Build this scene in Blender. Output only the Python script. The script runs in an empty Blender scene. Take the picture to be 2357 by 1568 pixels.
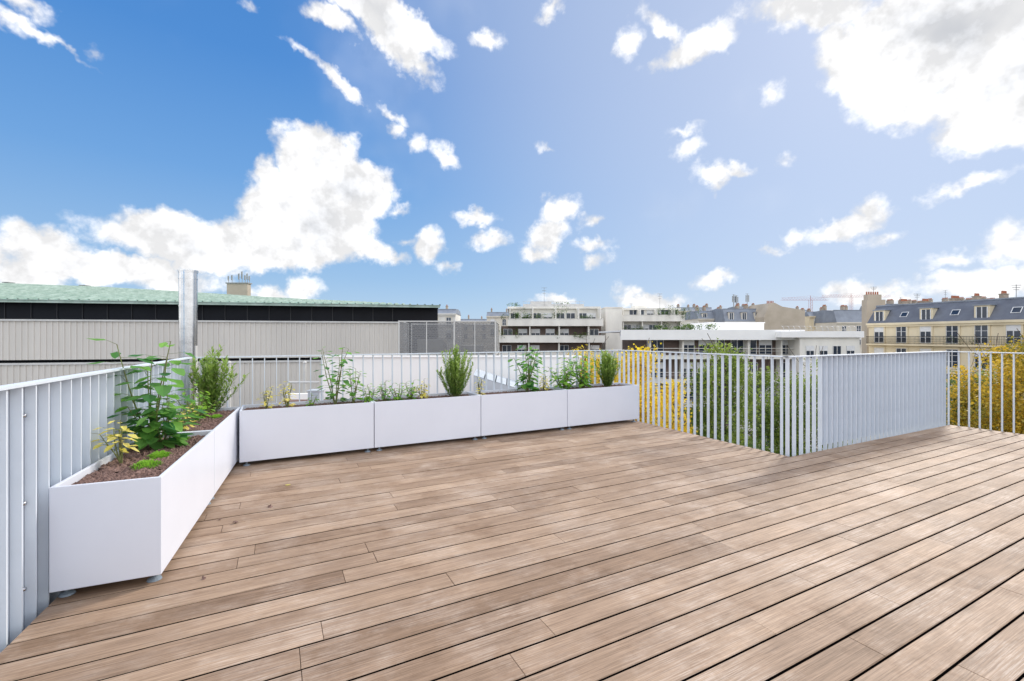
import bpy, math, random
import numpy as np
from mathutils import Vector, Matrix, Quaternion
random.seed(7); rng=np.random.default_rng(7)
scene=bpy.context.scene
COL=scene.collection
F=1047.0
def bx(px,Y): return (px-1178.0)/F*Y
def bz(py,Y): return 1.3+(775.0-py)/F*Y
# ------------------------------------------------------------------ materials
def newmat(name):
    m=bpy.data.materials.new(name); m.use_nodes=True
    nt=m.node_tree; nt.nodes.clear()
    out=nt.nodes.new('ShaderNodeOutputMaterial'); b=nt.nodes.new('ShaderNodeBsdfPrincipled')
    nt.links.new(b.outputs[0],out.inputs[0])
    return m,nt,b,out
def pm(name,c1,c2=None,scale=3.0,rough=0.6,bump=0.0,metal=0.0,stretch=(1,1,1),detail=5,bscale=None,spec=0.5):
    m,nt,b,out=newmat(name)
    if c2 is None: c2=tuple(x*0.82 for x in c1)
    tc=nt.nodes.new('ShaderNodeTexCoord'); mp=nt.nodes.new('ShaderNodeMapping')
    mp.inputs['Scale'].default_value=stretch
    nt.links.new(tc.outputs['Object'],mp.inputs[0])
    n=nt.nodes.new('ShaderNodeTexNoise'); n.inputs['Scale'].default_value=scale; n.inputs['Detail'].default_value=detail
    n.inputs['Roughness'].default_value=0.6
    nt.links.new(mp.outputs[0],n.inputs[0])
    r=nt.nodes.new('ShaderNodeValToRGB'); r.color_ramp.elements[0].position=.33; r.color_ramp.elements[1].position=.67
    r.color_ramp.elements[0].color=(*c2,1); r.color_ramp.elements[1].color=(*c1,1)
    nt.links.new(n.outputs[0],r.inputs[0]); nt.links.new(r.outputs[0],b.inputs['Base Color'])
    b.inputs['Roughness'].default_value=rough; b.inputs['Metallic'].default_value=metal
    b.inputs['Specular IOR Level'].default_value=spec
    if bump>0:
        n2=nt.nodes.new('ShaderNodeTexNoise'); n2.inputs['Scale'].default_value=bscale or scale*6; n2.inputs['Detail'].default_value=4
        nt.links.new(mp.outputs[0],n2.inputs[0])
        bp=nt.nodes.new('ShaderNodeBump'); bp.inputs['Strength'].default_value=bump; bp.inputs['Distance'].default_value=0.02
        nt.links.new(n2.outputs[0],bp.inputs['Height']); nt.links.new(bp.outputs[0],b.inputs['Normal'])
    return m
def leafmat(name,c1,c2,trans=0.35,rough=.5):
    m,nt,b,out=newmat(name)
    a=nt.nodes.new('ShaderNodeAttribute'); a.attribute_name='tint'
    r=nt.nodes.new('ShaderNodeValToRGB')
    r.color_ramp.elements[0].color=(*c1,1); r.color_ramp.elements[1].color=(*c2,1)
    nt.links.new(a.outputs['Fac'],r.inputs[0]); nt.links.new(r.outputs[0],b.inputs['Base Color'])
    b.inputs['Roughness'].default_value=rough
    t=nt.nodes.new('ShaderNodeBsdfTranslucent'); mx=nt.nodes.new('ShaderNodeMixShader'); mx.inputs[0].default_value=trans
    hs=nt.nodes.new('ShaderNodeHueSaturation'); hs.inputs['Value'].default_value=1.6
    nt.links.new(r.outputs[0],hs.inputs['Color']); nt.links.new(hs.outputs[0],t.inputs[0])
    nt.links.new(b.outputs[0],mx.inputs[1]); nt.links.new(t.outputs[0],mx.inputs[2]); nt.links.new(mx.outputs[0],out.inputs[0])
    return m
M={}
M['white']=pm('white_powder_coat',(.73,.755,.83),(.70,.725,.80),2.0,.38,0)
M['rail']=pm('grey_painted_steel',(.68,.73,.79),(.63,.68,.74),4,.42,0)
M['railpanel']=pm('grey_sheet_steel',(.60,.65,.72),(.56,.61,.68),2,.45,0)
M['screw']=pm('screw_steel',(.5,.5,.52),None,5,.25,0,1)
M['foot']=pm('foot_plastic',(.22,.27,.32),None,5,.5)
M['stone']=pm('lava_gravel',(.27,.17,.14),(.12,.07,.06),40,.95,.3)
M['soil']=pm('dark_soil',(.10,.06,.05),(.05,.03,.025),40,1,.4)
M['under']=pm('deck_gap_shade',(.006,.005,.005),None,5,1,spec=.05)  # near-black colour stands in for the shade between and below the boards
M['clad']=pm('cladding',(.61,.575,.53),(.54,.51,.47),.35,.6,0,0,(1,1,.3))
M['flash']=pm('flashing',(.58,.57,.55),None,1,.5)
M['black']=pm('black_glazing',(.010,.011,.016),(.005,.005,.009),.5,.45,spec=.2)
M['patina']=pm('copper_patina',(.28,.42,.355),(.20,.33,.27),1.0,.75,.1,0,(1,.5,1))
M['patina2']=pm('copper_patina_edge',(.42,.51,.46),(.24,.33,.28),1.6,.75,.1)
M['steel']=pm('stainless',(.66,.66,.66),(.5,.5,.5),3,.24,.05,1)
M['conc']=pm('roof_concrete',(.34,.34,.33),(.25,.25,.24),1,.9,.2)
M['gravel']=pm('roof_gravel',(.30,.18,.14),(.16,.10,.08),14,1,.5)
M['wwall']=pm('white_render',(.90,.89,.87),(.85,.84,.82),.6,.85,.1)
M['wbld']=pm('white_concrete',(.86,.83,.76),(.66,.635,.58),.35,.85,.1,0,(1,1,.35))
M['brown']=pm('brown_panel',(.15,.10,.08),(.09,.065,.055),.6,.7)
M['cream']=pm('limestone',(.82,.71,.51),(.70,.60,.42),.5,.85,.15,0,(1,1,.5))
M['cream2']=pm('pale_limestone',(.74,.68,.57),(.62,.57,.48),.4,.85,.15)
M['beige']=pm('gable_render',(.52,.45,.36),(.42,.36,.28),.3,.9,.1)
M['zinc']=pm('zinc_roof',(.26,.29,.34),(.19,.21,.25),.6,.5,.1)
M['slate']=pm('slate_roof',(.14,.155,.19),(.10,.11,.14),1.2,.55,.25)
M['frame']=pm('window_frame_white',(.8,.8,.8),None,2,.5)
M['glass']=pm('window_glass',(.035,.05,.08),(.02,.03,.045),.5,.08)
M['iron']=pm('wrought_iron',(.02,.02,.022),None,2,.5)
M['mull']=pm('dark_mullion',(.025,.025,.03),None,2,.5)
M['chim']=pm('chimney_render',(.45,.38,.30),(.32,.26,.20),1.,.9,.2)
M['pot']=pm('terracotta',(.42,.16,.09),None,3,.8)
M['red']=pm('crane_red',(.5,.14,.12),None,2,.5)
M['street']=pm('asphalt',(.06,.06,.06),(.045,.045,.045),.3,.95)
M['bark']=pm('bark',(.12,.085,.06),(.06,.045,.035),6,.95,.4)
M['stem']=pm('green_stem',(.18,.24,.07),(.14,.12,.05),10,.7)
M['leafA']=leafmat('leaf_deep_green',(.04,.16,.045),(.24,.48,.09),.4)
M['leafB']=leafmat('leaf_fresh_green',(.09,.27,.035),(.32,.54,.06),.4)
M['leafY']=leafmat('leaf_yellow',(.62,.57,.10),(.82,.72,.25))
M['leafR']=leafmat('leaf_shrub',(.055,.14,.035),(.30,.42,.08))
M['treeY']=leafmat('autumn_yellow',(.42,.30,.02),(.90,.72,.05),.38)
M['treeG']=leafmat('tree_green',(.03,.08,.018),(.28,.36,.06),.35)
M['treeO']=leafmat('autumn_mixed',(.07,.11,.02),(.70,.46,.04),.35)
M['hedge']=leafmat('hedge_green',(.02,.06,.015),(.16,.25,.05),.3)
M['louv']=pm('blue_grey_metal',(.50,.55,.60),None,2,.5)
def meshmat():
    m,nt,b,out=newmat('expanded_metal_mesh')
    b.inputs['Base Color'].default_value=(.17,.17,.175,1); b.inputs['Roughness'].default_value=.6
    tc=nt.nodes.new('ShaderNodeTexCoord'); v=nt.nodes.new('ShaderNodeTexBrick')
    v.inputs['Scale'].default_value=4; v.inputs['Mortar Size'].default_value=.04
    v.inputs['Color1'].default_value=(0,0,0,1); v.inputs['Color2'].default_value=(0,0,0,1); v.inputs['Mortar'].default_value=(1,1,1,1)
    sp=nt.nodes.new('ShaderNodeSeparateXYZ'); cb=nt.nodes.new('ShaderNodeCombineXYZ'); ad=nt.nodes.new('ShaderNodeMath'); ad.operation='ADD'
    nt.links.new(tc.outputs['Object'],sp.inputs[0]); nt.links.new(sp.outputs[0],ad.inputs[0]); nt.links.new(sp.outputs[1],ad.inputs[1])
    nt.links.new(ad.outputs[0],cb.inputs[0]); nt.links.new(sp.outputs[2],cb.inputs[1]); nt.links.new(cb.outputs[0],v.inputs[0])
    t=nt.nodes.new('ShaderNodeBsdfTransparent'); mx=nt.nodes.new('ShaderNodeMixShader')
    mr=nt.nodes.new('ShaderNodeMapRange'); mr.inputs[3].default_value=.46; mr.inputs[4].default_value=.9
    nt.links.new(v.outputs[0],mr.inputs[0]); nt.links.new(mr.outputs[0],mx.inputs[0])
    nt.links.new(t.outputs[0],mx.inputs[1]); nt.links.new(b.outputs[0],mx.inputs[2]); nt.links.new(mx.outputs[0],out.inputs[0])
    return m
M['mesh']=meshmat()
# ------------------------------------------------------------------ mesh helpers
PM={}
def thing(name,loc,rot=0,label='',category='',group=None,kind=None):
    e=bpy.data.objects.new(name,None); COL.objects.link(e); e.empty_display_size=.2
    e.location=loc; e.rotation_euler=(0,0,rot)
    e['label']=label; e['category']=category
    if group: e['group']=group
    PM[e.name]=(Matrix.Translation(loc)@Matrix.Rotation(rot,4,'Z')).inverted()
    return e
class MB:
    def __init__(s): s.v=[];s.f=[];s.m=[];s.t=[]
    def face(s,pts,mi=0,t=.5):
        n=len(s.v); s.v+= [tuple(p) for p in pts]; s.f.append(tuple(range(n,n+len(pts)))); s.m.append(mi); s.t.append(t)
    def box(s,x0,x1,y0,y1,z0,z1,mi=0,xf=None):
        n=len(s.v); P=[(x0,y0,z0),(x1,y0,z0),(x1,y1,z0),(x0,y1,z0),(x0,y0,z1),(x1,y0,z1),(x1,y1,z1),(x0,y1,z1)]
        if xf: P=[tuple(xf(*p)) for p in P]
        s.v+=P
        for q in ((0,3,2,1),(4,5,6,7),(0,1,5,4),(1,2,6,5),(2,3,7,6),(3,0,4,7)):
            s.f.append(tuple(n+i for i in q)); s.m.append(mi); s.t.append(.5)
    def tube(s,p0,p1,r0,r1=None,n=8,mi=0,cap=True):
        if r1 is None:r1=r0
        p0=Vector(p0);p1=Vector(p1);d=(p1-p0)
        if d.length<1e-6:return
        d.normalize(); a=d.orthogonal().normalized(); b=d.cross(a); k=len(s.v)
        for p,r in((p0,r0),(p1,r1)):
            for i in range(n):
                an=2*math.pi*i/n; s.v.append(tuple(p+(a*math.cos(an)+b*math.sin(an))*r))
        for i in range(n):
            j=(i+1)%n; s.f.append((k+i,k+j,k+n+j,k+n+i)); s.m.append(mi); s.t.append(.5)
        if cap:
            s.f.append(tuple(k+n+i for i in range(n))); s.m.append(mi); s.t.append(.5)
            s.f.append(tuple(k+n-1-i for i in range(n))); s.m.append(mi); s.t.append(.5)
    def leaf(s,p,d,L,W,t,droop=.15,mi=0):
        p=Vector(p); d=Vector(d).normalized(); up=Vector((0,0,1))
        sd=d.cross(up)
        if sd.length<.05: sd=Vector((1,0,0))
        sd.normalize(); nn=sd.cross(d).normalized()
        mid=p+d*L*.5-nn*W*.12-up*L*droop*.3; tip=p+d*L-up*L*droop
        l=p+d*L*.42+sd*W*.5; r=p+d*L*.42-sd*W*.5; l2=p+d*L*.75+sd*W*.33-up*L*droop*.6; r2=p+d*L*.75-sd*W*.33-up*L*droop*.6
        n=len(s.v); s.v+=[tuple(q) for q in(p,l,l2,tip,r2,r,mid)]
        for q in((0,6,2,1),(6,3,2),(0,5,4,6),(6,4,3)):
            s.f.append(tuple(n+i for i in q)); s.m.append(mi); s.t.append(t)
    def mesh(s,name,mats,smooth=False,inv=None):
        me=bpy.data.meshes.new(name)
        v=s.v
        if inv is not None: v=[tuple(inv@Vector(p)) for p in v]
        me.from_pydata(v,[],s.f)
        for m in mats: me.materials.append(M[m])
        me.polygons.foreach_set('material_index',s.m)
        a=me.attributes.new('tint','FLOAT','FACE'); a.data.foreach_set('value',s.t)
        if smooth: me.polygons.foreach_set('use_smooth',[True]*len(s.f))
        me.update(); return me
    def obj(s,name,mats,parent=None,smooth=False,world=False,label=None,category=None,kind=None,group=None,loc=None):
        inv=None
        if world and parent: inv=PM[parent.name]
        if loc is not None and not parent: inv=Matrix.Translation(loc).inverted()
        me=s.mesh(name,mats,smooth,inv)
        o=bpy.data.objects.new(name,me); COL.objects.link(o)
        if parent:o.parent=parent
        if loc is not None: o.location=loc
        if label:o['label']=label
        if category:o['category']=category
        if kind:o['kind']=kind
        if group:o['group']=group
        return o
def inst(name,me,parent,loc,rot=0,scale=None):
    o=bpy.data.objects.new(name,me); COL.objects.link(o); o.parent=parent; o.location=loc; o.rotation_euler=(0,0,rot)
    if scale:o.scale=scale
    return o
def bevel(o,w=.004,seg=2):
    b=o.modifiers.new('bevel','BEVEL'); b.width=w; b.segments=seg; b.limit_method='ANGLE'
# ------------------------------------------------------------------ terrace frame
A0=math.radians(27.5); cA,sA=math.cos(A0),math.sin(A0)
def SW(s,w,z=0): return (cA*s-sA*w, sA*s+cA*w, z)
A1=math.radians(22.8); c1,s1=math.cos(A1),math.sin(A1)
def sleft(w): return -.970+.0825*(w-3.02)
def deckmat():
    m,nt,b,out=newmat('weathered_decking')
    L=nt.links.new
    uv=nt.nodes.new('ShaderNodeUVMap'); uv.uv_map='board'
    at=nt.nodes.new('ShaderNodeAttribute'); at.attribute_name='tint'
    def noise(scale,stretch,detail=6,rough=.6,src=None):
        mp=nt.nodes.new('ShaderNodeMapping'); mp.inputs['Scale'].default_value=stretch
        L(src or uv.outputs[0],mp.inputs[0])
        n=nt.nodes.new('ShaderNodeTexNoise'); n.inputs['Scale'].default_value=scale; n.inputs['Detail'].default_value=detail; n.inputs['Roughness'].default_value=rough
        L(mp.outputs[0],n.inputs[0]); return n
    def ramp(src,p0,p1,ca,cb):
        r=nt.nodes.new('ShaderNodeValToRGB'); r.color_ramp.elements[0].position=p0; r.color_ramp.elements[1].position=p1
        r.color_ramp.elements[0].color=(*ca,1); r.color_ramp.elements[1].color=(*cb,1); L(src,r.inputs[0]); return r
    def mix(mode,fac,a,bb):
        x=nt.nodes.new('ShaderNodeMix'); x.data_type='RGBA'; x.blend_type=mode
        if isinstance(fac,float): x.inputs[0].default_value=fac
        else: L(fac,x.inputs[0])
        L(a,x.inputs[6])
        if isinstance(bb,tuple): x.inputs[7].default_value=(*bb,1)
        else: L(bb,x.inputs[7])
        return x.outputs[2]
    base=ramp(at.outputs['Fac'],0,1,(.255,.172,.115),(.415,.300,.215))
    grain=noise(1,(1.6,38,1),5,.65)
    g=ramp(grain.outputs[0],.34,.66,(.85,.835,.815),(1.09,1.09,1.09))
    c=mix('MULTIPLY',1.0,base.outputs[0],g.outputs[0])
    fine=noise(1,(3.5,190,1),4,.72)
    g2=ramp(fine.outputs[0],.37,.63,(.68,.66,.64),(1.21,1.22,1.23))
    c=mix('MULTIPLY',1.0,c,g2.outputs[0])
    tc=nt.nodes.new('ShaderNodeTexCoord')
    patch=noise(1.8,(1,1,1),6,.7,tc.outputs['Object'])
    pr=ramp(patch.outputs[0],.46,.62,(0,0,0),(1,1,1))
    fib=noise(1,(4,150,1),5,.75); fr=ramp(fib.outputs[0],.47,.58,(.1,.1,.1),(1,1,1))
    mm=nt.nodes.new('ShaderNodeMath'); mm.operation='MULTIPLY'; L(pr.outputs[0],mm.inputs[0]); L(fr.outputs[0],mm.inputs[1])
    m2=nt.nodes.new('ShaderNodeMath'); m2.operation='MULTIPLY'; m2.inputs[1].default_value=.6; L(mm.outputs[0],m2.inputs[0])
    c=mix('MIX',m2.outputs[0],c,(.60,.505,.43))
    cl=noise(.9,(1.6,5,1),4,.65); cr=ramp(cl.outputs[0],.35,.68,(.82,.79,.77),(1.13,1.12,1.11))
    c=mix('MULTIPLY',1.0,c,cr.outputs[0])
    st=noise(2.2,(1,1,1),6,.7,tc.outputs['Object']); sr=ramp(st.outputs[0],.54,.72,(1,1,1),(.68,.61,.54))
    c=mix('MULTIPLY',1.0,c,sr.outputs[0])
    L(c,b.inputs['Base Color']); b.inputs['Roughness'].default_value=.62; b.inputs['Specular IOR Level'].default_value=.3
    bp=nt.nodes.new('ShaderNodeBump'); bp.inputs['Strength'].default_value=.5; bp.inputs['Distance'].default_value=.002
    L(fine.outputs[0],bp.inputs['Height']); L(bp.outputs[0],b.inputs['Normal'])
    return m
M['deck']=deckmat()
def build_deck():
    V=[];Fc=[];T=[];UV=[]
    pitch=.146; bw=.1365
    rows=[2.985-pitch*k for k in range(1,42)]+[2.985+pitch*k for k in range(0,19)]
    for w0 in rows:
        w1=min(w0+bw,5.745)
        if w1-w0<.03: continue
        right=4.945 if w0>2.9 else 8.83
        smin=sleft(w0)
        joints=[]; s=smin-random.uniform(.2,2.4)
        while s<right:
            s+=random.choice([2.4,2.4,2.4,1.8]); 
            if smin+.25<s<right-.25: joints.append(s)
        ed=[None]+joints+[None]
        for i in range(len(ed)-1):
            a0=sleft(w0) if ed[i] is None else ed[i]+.0008; a1=sleft(w1) if ed[i] is None else a0
            b0=right if ed[i+1] is None else ed[i+1]-.0008; b1=b0
            t=min(1,max(0,random.gauss(.5,.25))); ou=random.uniform(0,50); ov=random.uniform(0,50)
            dz=random.uniform(-.0012,.0008)
            n=len(V); ch=.0035
            ring=[(a0,w0),(b0,w0),(b1,w1),(a1,w1)]; inn=[(a0+ch*.3,w0+ch),(b0-ch*.3,w0+ch),(b1-ch*.3,w1-ch),(a1+ch*.3,w1-ch)]
            for (q,z) in ((ring,-.024),(ring,-.003),(inn,0)):
                for (s_,w_) in q: V.append(SW(s_,w_,z+dz))
            fl=[(8,9,10,11)]+[(4+i_,4+(i_+1)%4,8+(i_+1)%4,8+i_) for i_ in range(4)]+[(i_,(i_+1)%4,4+(i_+1)%4,4+i_) for i_ in range(4)]
            loc=ring+ring+inn
            for qi,q in enumerate(fl):
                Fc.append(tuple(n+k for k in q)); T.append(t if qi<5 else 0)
                for k in q: UV+= [loc[k][0]+ou,loc[k][1]+ov]
    me=bpy.data.meshes.new('deck'); me.from_pydata(V,[],Fc); me.materials.append(M['deck']); me.materials.append(M['under'])
    a=me.attributes.new('tint','FLOAT','FACE'); a.data.foreach_set('value',T)
    mi=[0 if (i%9)<5 else 1 for i in range(len(Fc))]; me.polygons.foreach_set('material_index',mi)  # board sides get the black that paints shade into the gaps
    u=me.uv_layers.new(name='board'); u.data.foreach_set('uv',UV); me.update()
    o=bpy.data.objects.new('deck_floor',me); COL.objects.link(o); o['kind']='structure'
    o['label']='weathered brown timber roof terrace decking boards'; o['category']='deck'
build_deck()
mb=MB()
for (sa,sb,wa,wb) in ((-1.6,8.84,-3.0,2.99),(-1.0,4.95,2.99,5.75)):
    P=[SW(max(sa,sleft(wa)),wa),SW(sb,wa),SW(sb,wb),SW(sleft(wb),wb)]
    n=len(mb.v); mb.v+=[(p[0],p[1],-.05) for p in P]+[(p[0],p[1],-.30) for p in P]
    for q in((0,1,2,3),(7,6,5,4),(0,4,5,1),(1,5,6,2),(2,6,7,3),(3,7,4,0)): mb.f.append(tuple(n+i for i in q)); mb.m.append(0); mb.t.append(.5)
mb.obj('terrace_slab',['under'],kind='structure',label='slab under the decking boards, coloured black as gap shade',category='slab')
own=thing('apartment_block',SW(2,-1,-20),A0,'white apartment block carrying the roof terrace','building')
mb=MB(); 
mb.box(-3.0,6.8,-2.0,3.98,0,19.68); mb.box(-3.0,2.94,3.98,6.75,0,19.68); mb.obj('wall',['wbld'],own)
# ------------------------------------------------------------------ railings
RH=1.085
bal=MB(); bal.box(-.005,.005,.010,.050,-.16,RH-.012); BAL=bal.mesh('baluster',['rail'])
sc=MB(); sc.tube((0,.056,0),(0,.036,0),.012,.008,10); SCR=sc.mesh('screw',['screw'],True)
def railing(start,ang,length,spacing,label,panel=None,screws=(),off=0.05,extra=()):
    e=thing('railing',(start[0],start[1],0),ang,label,'railing',group='railings around the roof terrace')
    m=MB(); m.box(0,length,.0,.062,RH-.012,RH); m.obj('top_rail',['rail'],e)
    m=MB(); m.box(0,length,.014,.046,-.14,-.128); m.obj('bottom_rail',['rail'],e)
    if panel:
        m=MB(); m.box(panel[0],panel[1],.0515,.0545,panel[2],RH-.014)
        m.obj('backing_panel',['railpanel'],e)
    x=off
    for xx in extra: inst('baluster',BAL,e,(xx,0,0))
    while x<length-.01:
        inst('baluster',BAL,e,(x,0,0)); x+=spacing
    for (sx,sz) in screws: inst('screw',SCR,e,(sx,0.0,sz))
    return e
lr0=Vector((-2.272,2.22,0)); vv=Vector((-s1,c1,0))
st=lr0-vv*3.5
TL=6.25
scr=[]
for k in range(5):
    for z in (.12,.52,.93): scr.append((3.415-2.2+k*1.1,z))
railing(st,A1+math.pi/2,TL,.11,'light grey slatted steel railing with solid backing sheet beside the planters',(0,TL,-.15),scr,.03)
p=SW(sleft(5.76)+.0,5.76)
railing(p,A0,4.95-sleft(5.76),.118,'light grey open steel bar railing behind the row of planters')
p=SW(4.95,5.82); railing(p,A0-math.pi/2,5.82-3.0,.107,'light grey open steel bar railing beside the stair void')
p=SW(4.95,3.0)
scr=[(s_,z) for s_ in (1.131,3.485) for z in (.14,.5,.86)]
railing(p,A0,3.89,.107,'light grey slatted steel railing with backing sheet at the deck edge',(.65,3.885,.03),scr,.65,(.03,.15,.28,.41,.53))
p=SW(8.84,3.05); railing(p,A0-math.pi/2,6.0,.112,'light grey open steel bar railing above the autumn trees')
# ------------------------------------------------------------------ planters
def stones(m,x0,x1,y0,y1,z,n,r=.011):
    for _ in range(n):
        x=random.uniform(x0,x1); y=random.uniform(y0,y1); rr=r*random.uniform(.5,1.5); zz=z+random.uniform(-.004,.012)
        k=len(m.v); a=random.uniform(0,6.28)
        for i in range(4):
            q=a+i*math.pi/2+random.uniform(-.4,.4); m.v.append((x+math.cos(q)*rr*random.uniform(.7,1.2),y+math.sin(q)*rr*random.uniform(.7,1.2),zz+random.uniform(-.3,.3)*rr))
        m.v.append((x+random.uniform(-.3,.3)*rr,y+random.uniform(-.3,.3)*rr,zz+rr*random.uniform(.5,.9)))
        for i in range(4): m.f.append((k+i,k+(i+1)%4,k+4)); m.m.append(0); m.t.append(random.random())
def planter(loc,ang,L,D,label,ns=1400):
    z0,z1=.045,.56; t=.018
    e=thing('planter',(loc[0],loc[1],0),ang,label,'planter',group='white planter boxes along the railing')
    m=MB()
    def ring(x0,x1,y0,y1,z): return [(x0,y0,z),(x1,y0,z),(x1,y1,z),(x0,y1,z)]
    R=[ring(0,L,0,D,z0),ring(0,L,0,D,z1),ring(t,L-t,t,D-t,z1),ring(t,L-t,t,D-t,z1-.12)]
    for r in R: m.v+=r
    for a in range(3):
        for i in range(4):
            j=(i+1)%4; m.f.append((a*4+i,a*4+j,a*4+4+j,a*4+4+i)); m.m.append(0); m.t.append(.5)
    m.f.append((3,2,1,0)); m.m.append(0); m.t.append(.5)
    m.f.append((12,13,14,15)); m.m.append(0); m.t.append(.5)
    o=m.obj('box_shell',['white'],e); bevel(o,.0025,2)
    g=MB(); nx,ny=int(L/.05),8
    zz=[[z1-.045+random.uniform(-.008,.008) for _ in range(ny+1)] for _ in range(nx+1)]
    for i in range(nx):
        for j in range(ny):
            X=lambda a:t+(L-2*t)*a/nx
            Yv=lambda b:t+(D-2*t)*b/ny
            g.face([(X(i),Yv(j),zz[i][j]),(X(i+1),Yv(j),zz[i+1][j]),(X(i+1),Yv(j+1),zz[i+1][j+1]),(X(i),Yv(j+1),zz[i][j+1])],1)
    stones(g,t+.012,L-t-.012,t+.012,D-t-.012,z1-.043,ns,.013)
    g.obj('gravel_fill',['stone','soil'],e)
    fm=MB(); fm.tube((0,0,0.0),(0,0,.009),.034,.030,14); fm.tube((0,0,.009),(0,0,.018),.030,.012,14); fm.tube((0,0,.018),(0,0,z0),.009,.009,8)
    fme=fm.mesh('foot',['foot'])
    for fx in(.06,L-.06):
        for fy in(.045,D-.045): inst('foot',fme,e,(fx,fy,0))
    return e
PD=.45
ps=-.315
lab=['long white metal planter on small feet with low yellowing plants','long white metal planter on small feet with bushy green shrub','long white metal planter on small feet with climbing plant','long white metal planter on small feet at the railing corner']
for i in range(4):
    q=SW(ps+i*1.311,5.27); planter(q,A0,1.303,PD,lab[i],2200)
Cc=Vector((-1.85,2.40,0)); uu=Vector((c1,s1,0))
for i,(t0,lb) in enumerate(((0,'white metal planter filled with lava gravel and a tall leafy plant'),(1.312,'white metal planter filled with lava gravel and a feathery shrub'))):
    q=Cc+vv*t0
    planter(q,A1+math.pi/2,1.304,PD,lb,4200 if i==0 else 3000)
# ------------------------------------------------------------------ plants
def stemcurve(m,base,d,length,r,segs=6,bend=.25,mi=0,wander=.12):
    pts=[Vector(base)]; dd=Vector(d).normalized()
    for i in range(segs):
        dd=(dd+Vector((random.uniform(-wander,wander),random.uniform(-wander,wander),bend/segs))).normalized()
        pts.append(pts[-1]+dd*length/segs)
    for i in range(segs): m.tube(pts[i],pts[i+1],r*(1-i/segs*.6),r*(1-(i+1)/segs*.6),5,mi,False)
    return pts
def leafy(base,h,spread,ns,leafL,label,mat='leafA',nl=9,name='leafy_plant',lean=(0,0),start=.2,width=.62,stems=None):
    e=thing(name,base,0,label,'plant'); b=Vector(base)
    s=MB();f=MB()
    for k in range(ns):
        a=random.uniform(0,6.28) if k else 0
        tilt=0.08 if k==0 else spread/h*random.uniform(.5,1.1)
        d=Vector((math.cos(a)*tilt+lean[0],math.sin(a)*tilt+lean[1],1))
        ln=h*(1 if k==0 else random.uniform(.6,1.0))
        if stems: d=Vector(stems[k][:3]); ln=stems[k][3]
        pts=stemcurve(s,b,d,ln,.005+.002*(h>.5),7,wander=.06 if stems else .12)
        for j in range(nl):
            q=start+(1-start)*j/(nl-1); idx=min(6,int(q*7)); fr=q*7-idx; P=pts[idx].lerp(pts[idx+1],min(1,fr))
            a2=j*2.4+random.uniform(-.5,.5); el=random.uniform(-.1,.5)
            dr=Vector((math.cos(a2),math.sin(a2),el)).normalized()
            pl=leafL*random.uniform(.3,.7); P2=P+dr*pl; s.tube(P,P2,.0018,.0012,4,0,False)
            L=leafL*random.uniform(.7,1.2)*(1-.22*q)
            f.leaf(P2,dr+Vector((0,0,-.25)),L,L*width,random.random(),random.uniform(.05,.4))
    s.obj('stem',['stem'],e,True,True); f.obj('foliage',[mat],e,False,True); return e
def shrub(base,h,wd,ns,label,mat='leafR',ll=.035,name='shrub',nl=60):
    e=thing(name,base,0,label,'plant'); b=Vector(base); s=MB();f=MB()
    for k in range(ns):
        a=random.uniform(0,6.28); rr=abs(random.gauss(0,.5))
        d=Vector((math.cos(a)*rr*wd/h,math.sin(a)*rr*wd/h,1)); b0=b+Vector((math.cos(a)*.03*rr,math.sin(a)*.03*rr,0))
        ln=h*random.uniform(.55,1.03)*(1-.25*min(1,rr))
        pts=stemcurve(s,b0,d,ln,.003,6,.5,wander=.1)
        for j in range(nl):
            q=.1+.9*j/nl; x=q*6; i=min(5,int(x)); P=pts[i].lerp(pts[i+1],x-i); a2=random.uniform(0,6.28)
            ax=(pts[i+1]-pts[i]).normalized(); dr=Vector((math.cos(a2),math.sin(a2),0))+ax*random.uniform(.6,1.3)
            L=ll*random.uniform(.7,1.2)
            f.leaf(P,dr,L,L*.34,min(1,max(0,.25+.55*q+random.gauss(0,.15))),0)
    s.obj('stem',['stem'],e,False,True); f.obj('foliage',[mat],e,False,True); return e
def tuft(base,r,label='low rounded green cushion plant on lava gravel'):
    m=MB()
    for _ in range(900):
        a=random.uniform(0,6.28); ph=math.acos(random.uniform(0.05,1)); bump=1+.15*math.sin(a*5)*math.sin(ph*4)
        nx_,ny_,nz_=math.cos(a)*math.sin(ph),math.sin(a)*math.sin(ph),math.cos(ph)
        P=Vector(base)+Vector((nx_*r*bump,ny_*r*bump,nz_*r*.6*bump))*random.uniform(.75,1)
        m.leaf(P,(nx_+random.uniform(-.5,.5),ny_+random.uniform(-.5,.5),nz_+random.uniform(.1,.9)),.016,.006,min(1,max(0,.25+.6*nz_+random.uniform(-.2,.2))),0)
    m.obj('ground_cover_plant',['leafB'],label=label,category='plant',loc=base)
Z=.515
leafy((-2.50,3.16,Z),.78,.34,5,.14,'tall leafy plant with broad dark green leaves in planter','leafA',16,'leafy_plant',(-.08,-.03),.10,.74,
   stems=[(.08,0,1,.76),(-.26,-.05,1,.76),(.16,.02,1,.66),(-.10,.1,1,.66),(.0,-.10,1,.55)])
leafy((-2.45,3.20,Z),.42,.30,9,.12,'bushy young plant with broad dark green leaves in planter','leafA',10,'leafy_plant',(0,0),.2,.7)
leafy((-2.37,2.76,Z),.28,.10,5,.075,'small wilting plant with pale yellow leaves in planter','leafY',8,'yellow_plant',(-.15,-.03),.5)
leafy((-2.60,3.62,Z),.24,.14,6,.055,'small wilting plant with pale yellow leaves in planter','leafY',7,'yellow_plant',(0,0),.4)
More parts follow.
